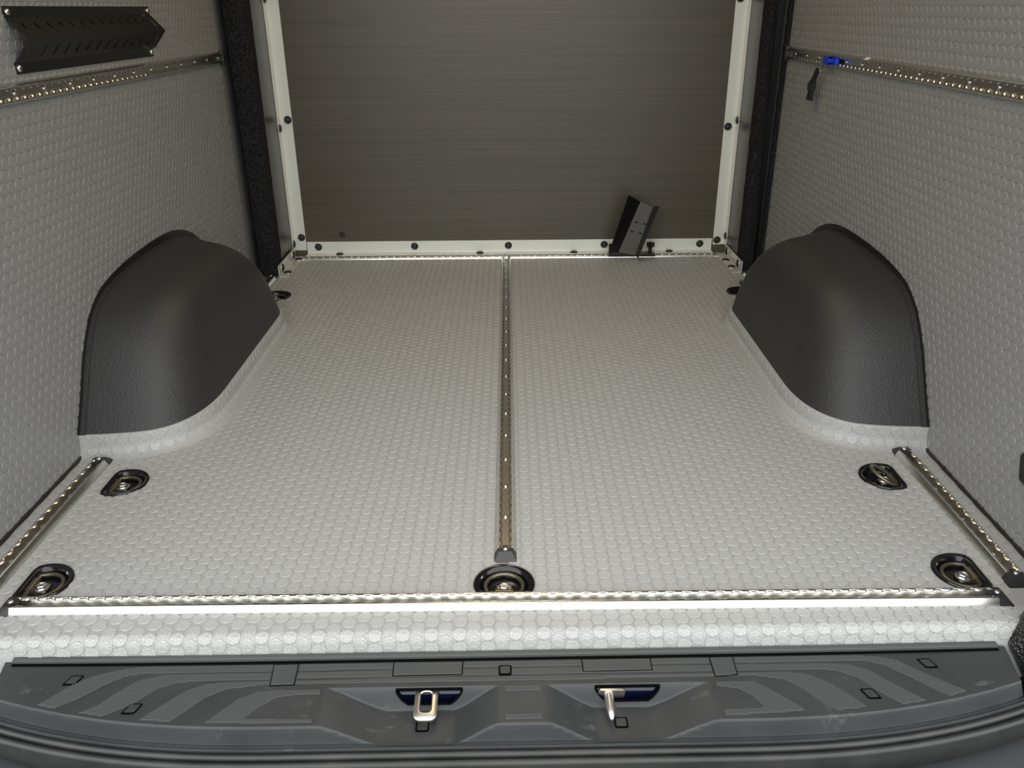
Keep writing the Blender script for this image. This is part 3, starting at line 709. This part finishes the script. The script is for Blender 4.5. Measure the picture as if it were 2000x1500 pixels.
for y, z in ((Y0+.010, .820), (Y1-.010, .820), (Y0+.006, .729), (Y1-.028, .729)): inst('screw', BS, t, T((.002, y, z)) @ RY(90))

t = thing('channel_holder', 'black U-shaped channel tilted on a clamp at the partition foot', 'holder', None)
W = [Vector(p) for p in ((.388, 2.842, .026), (.449, 2.842, .014), (.502, 2.842, .187), (.456, 2.842, .205))]    # web: bl, br, tr, tl
Lf = [Vector(p) for p in ((.349, 2.79, .040), (.407, 2.79, .240))]; Rf = [Vector(p) for p in ((.452, 2.79, .020), (.514, 2.79, .200))]
def plate(a, b_, c, d_, th=.0018):
    n = (b_-a).cross(d_-a).normalized()*th/2; vs = [p+n for p in (a, b_, c, d_)]+[p-n for p in (a, b_, c, d_)]
    return vs, [(0, 1, 2, 3), (7, 6, 5, 4), (0, 4, 5, 1), (1, 5, 6, 2), (2, 6, 7, 3), (3, 7, 4, 0)]
mb = MB(); mb.add(*plate(*W)); mb.build('web', mat('grey_web', (.10, .096, .084), .35, .3), t)
mb = MB(); mb.add(*plate(Lf[0], W[0], W[3], Lf[1])); mb.build('side_flange', M['blackmetal'], t)
mb = MB(); mb.add(*plate(W[1], Rf[0], Rf[1], W[2])); mb.build('side_flange', M['blackmetal'], t)
ux = (W[1]-W[0]).normalized(); uy = (W[3]-W[0]).normalized(); un_ = ux.cross(uy).normalized()
for a, b_ in ((.016, .083), (.046, .083), (.018, .118), (.048, .118)):
    p = W[0]+ux*a+uy*b_; mb = MB(); mb.box(-.006, .006, -.0015, .0015, -.0005, .0016); mb.build('slot', M['gap'], t, None, 0, frame(p-Vector((0, .001, 0)), ux, (0, -1, 0)))
mb = MB(); mb.box(.356, .522, 2.850, 2.888, .0076, .0155); mb.box(.356, .372, 2.852, 2.872, .0150, .05); mb.box(.40, .44, 2.850, 2.868, .0150, .036); mb.build('clamp_base', M['blackmetal'], t, None, .001)
mb = MB(); mb.lathe([(.0065, .014), (.0065, .040)], 12); mb.build('stem', M['blackmetal'], t, 40, 0, T((.505, 2.866, 0)))
kp = [((.0115+.0035*math.cos(5*a))*math.cos(a), (.0115+.0035*math.cos(5*a))*math.sin(a)) for a in np.linspace(0, 2*math.pi, 40, endpoint=False)]
mb = MB(); mb.prism(kp, .038, .054); mb.build('star_knob', M['black'], t, None, .001, T((.505, 2.866, 0)))

# blue stud fitting with its steel ring, and the strap that hangs from it
FX = frame((XR(2.26)-.0127, 2.225, .690), (.0105, 1, 0), (-1, .0105, 0))
t = thing('track_fitting', 'blue stud fitting with steel ring in the right wall rail', 'fitting', FX)
mb = MB(); mb.box(.030, .064, -.0105, .0105, .0, .014); mb.box(-.012, .026, -.0075, .0075, -.002, .008); mb.build('body', M['blue'], t, None, .002)
mb = MB(); mb.lathe([(.0058, 0), (.0058, .011), (.004, .013)], 14); mb.build('plunger', M['blue'], t, 40, 0, T((.014, 0, .004)))
mb = MB(); mb.box(.026, .030, -.009, .009, 0, .011); mb.build('gap_plate', M['gap'], t)
mb = MB()
cpts = [Vector((.068+.0055*math.sin(a)+.011*(1-math.cos(a)), -.001+.0155*(1-math.cos(a)), .006+.005*math.sin(a))) for a in np.linspace(0, 2*math.pi, 28, endpoint=False)]
mb.tube(cpts, .0021, 8, True); mb.build('ring', M['steel'], t, 60)
px = XR(2.32)-.024
t = thing('hanging_strap', 'short black strap hanging from the steel ring of the blue fitting', 'strap', None)
mb = MB(); rows_ = []
for z, w, yc in ((.668, .006, 2.322), (.660, .010, 2.326), (.650, .008, 2.334), (.640, .010, 2.342), (.632, .017, 2.349), (.620, .015, 2.352), (.610, .013, 2.353), (.600, .014, 2.354), (.590, .018, 2.356), (.584, .018, 2.356)):
    rows_.append([(px-.0035, yc-w, z), (px-.0045, yc, z), (px-.0035, yc+w, z), (px+.0035, yc+w, z), (px+.0045, yc, z), (px+.0035, yc-w, z)])
mb.rings(rows_, True); n = 6; mb.f += [tuple(range(6))[::-1], tuple(54+k for k in range(6))]
mb.build('webbing', M['web'], t, 50)
mb = MB(); mb.box(px-.007, px+.006, 2.334, 2.370, .606, .630); mb.build('buckle', M['black'], t, None, .003)
# black latch block cut by the right frame edge
t = thing('wall_block', 'black plastic block on the right wall at the picture edge', 'block', T((XR(1.12), 0, 0)))
mb = MB(); mb.add([(0, 1.148, .112), (0, 1.162, .158), (0, 1.03, .19), (0, 1.03, .10), (-.012, 1.142, .116), (-.012, 1.154, .154), (-.012, 1.03, .185), (-.012, 1.03, .105)],
                  [(0, 1, 2, 3), (4, 7, 6, 5), (0, 4, 5, 1), (1, 5, 6, 2), (2, 6, 7, 3), (3, 7, 4, 0)]); mb.build('housing', M['black'], t, None, .002)
mb = MB(); mb.lathe([(.006, 0), (.006, .002), (.003, .004)], 12); mb.build('screw', M['zinc'], t, 40, 0, T((-.012, 1.09, .15)) @ RY(-90))

for sg, nm, w_ in ((-1, 'trim_6', 'left'), (1, 'trim_7', 'right')):
    mb = MB(); xa, xb = sorted((sg*.856, sg*.99)); mb.box(xa, xb, .86, .955, -.62, 1.60); xa, xb = sorted((sg*.895, sg*.99)); mb.box(xa, xb, .955, 3.0, -.62, 1.60)
    tag(mb.build(nm, M['navy']), 'dark navy body side and rear pillar on the %s of the load opening' % w_, None, None, 'structure')
mb = MB(); mb.box(-60, 60, -60, 60, -.62, -.60); tag(mb.build('ground', M['ground']), 'grey asphalt under and behind the van', None, None, 'structure')
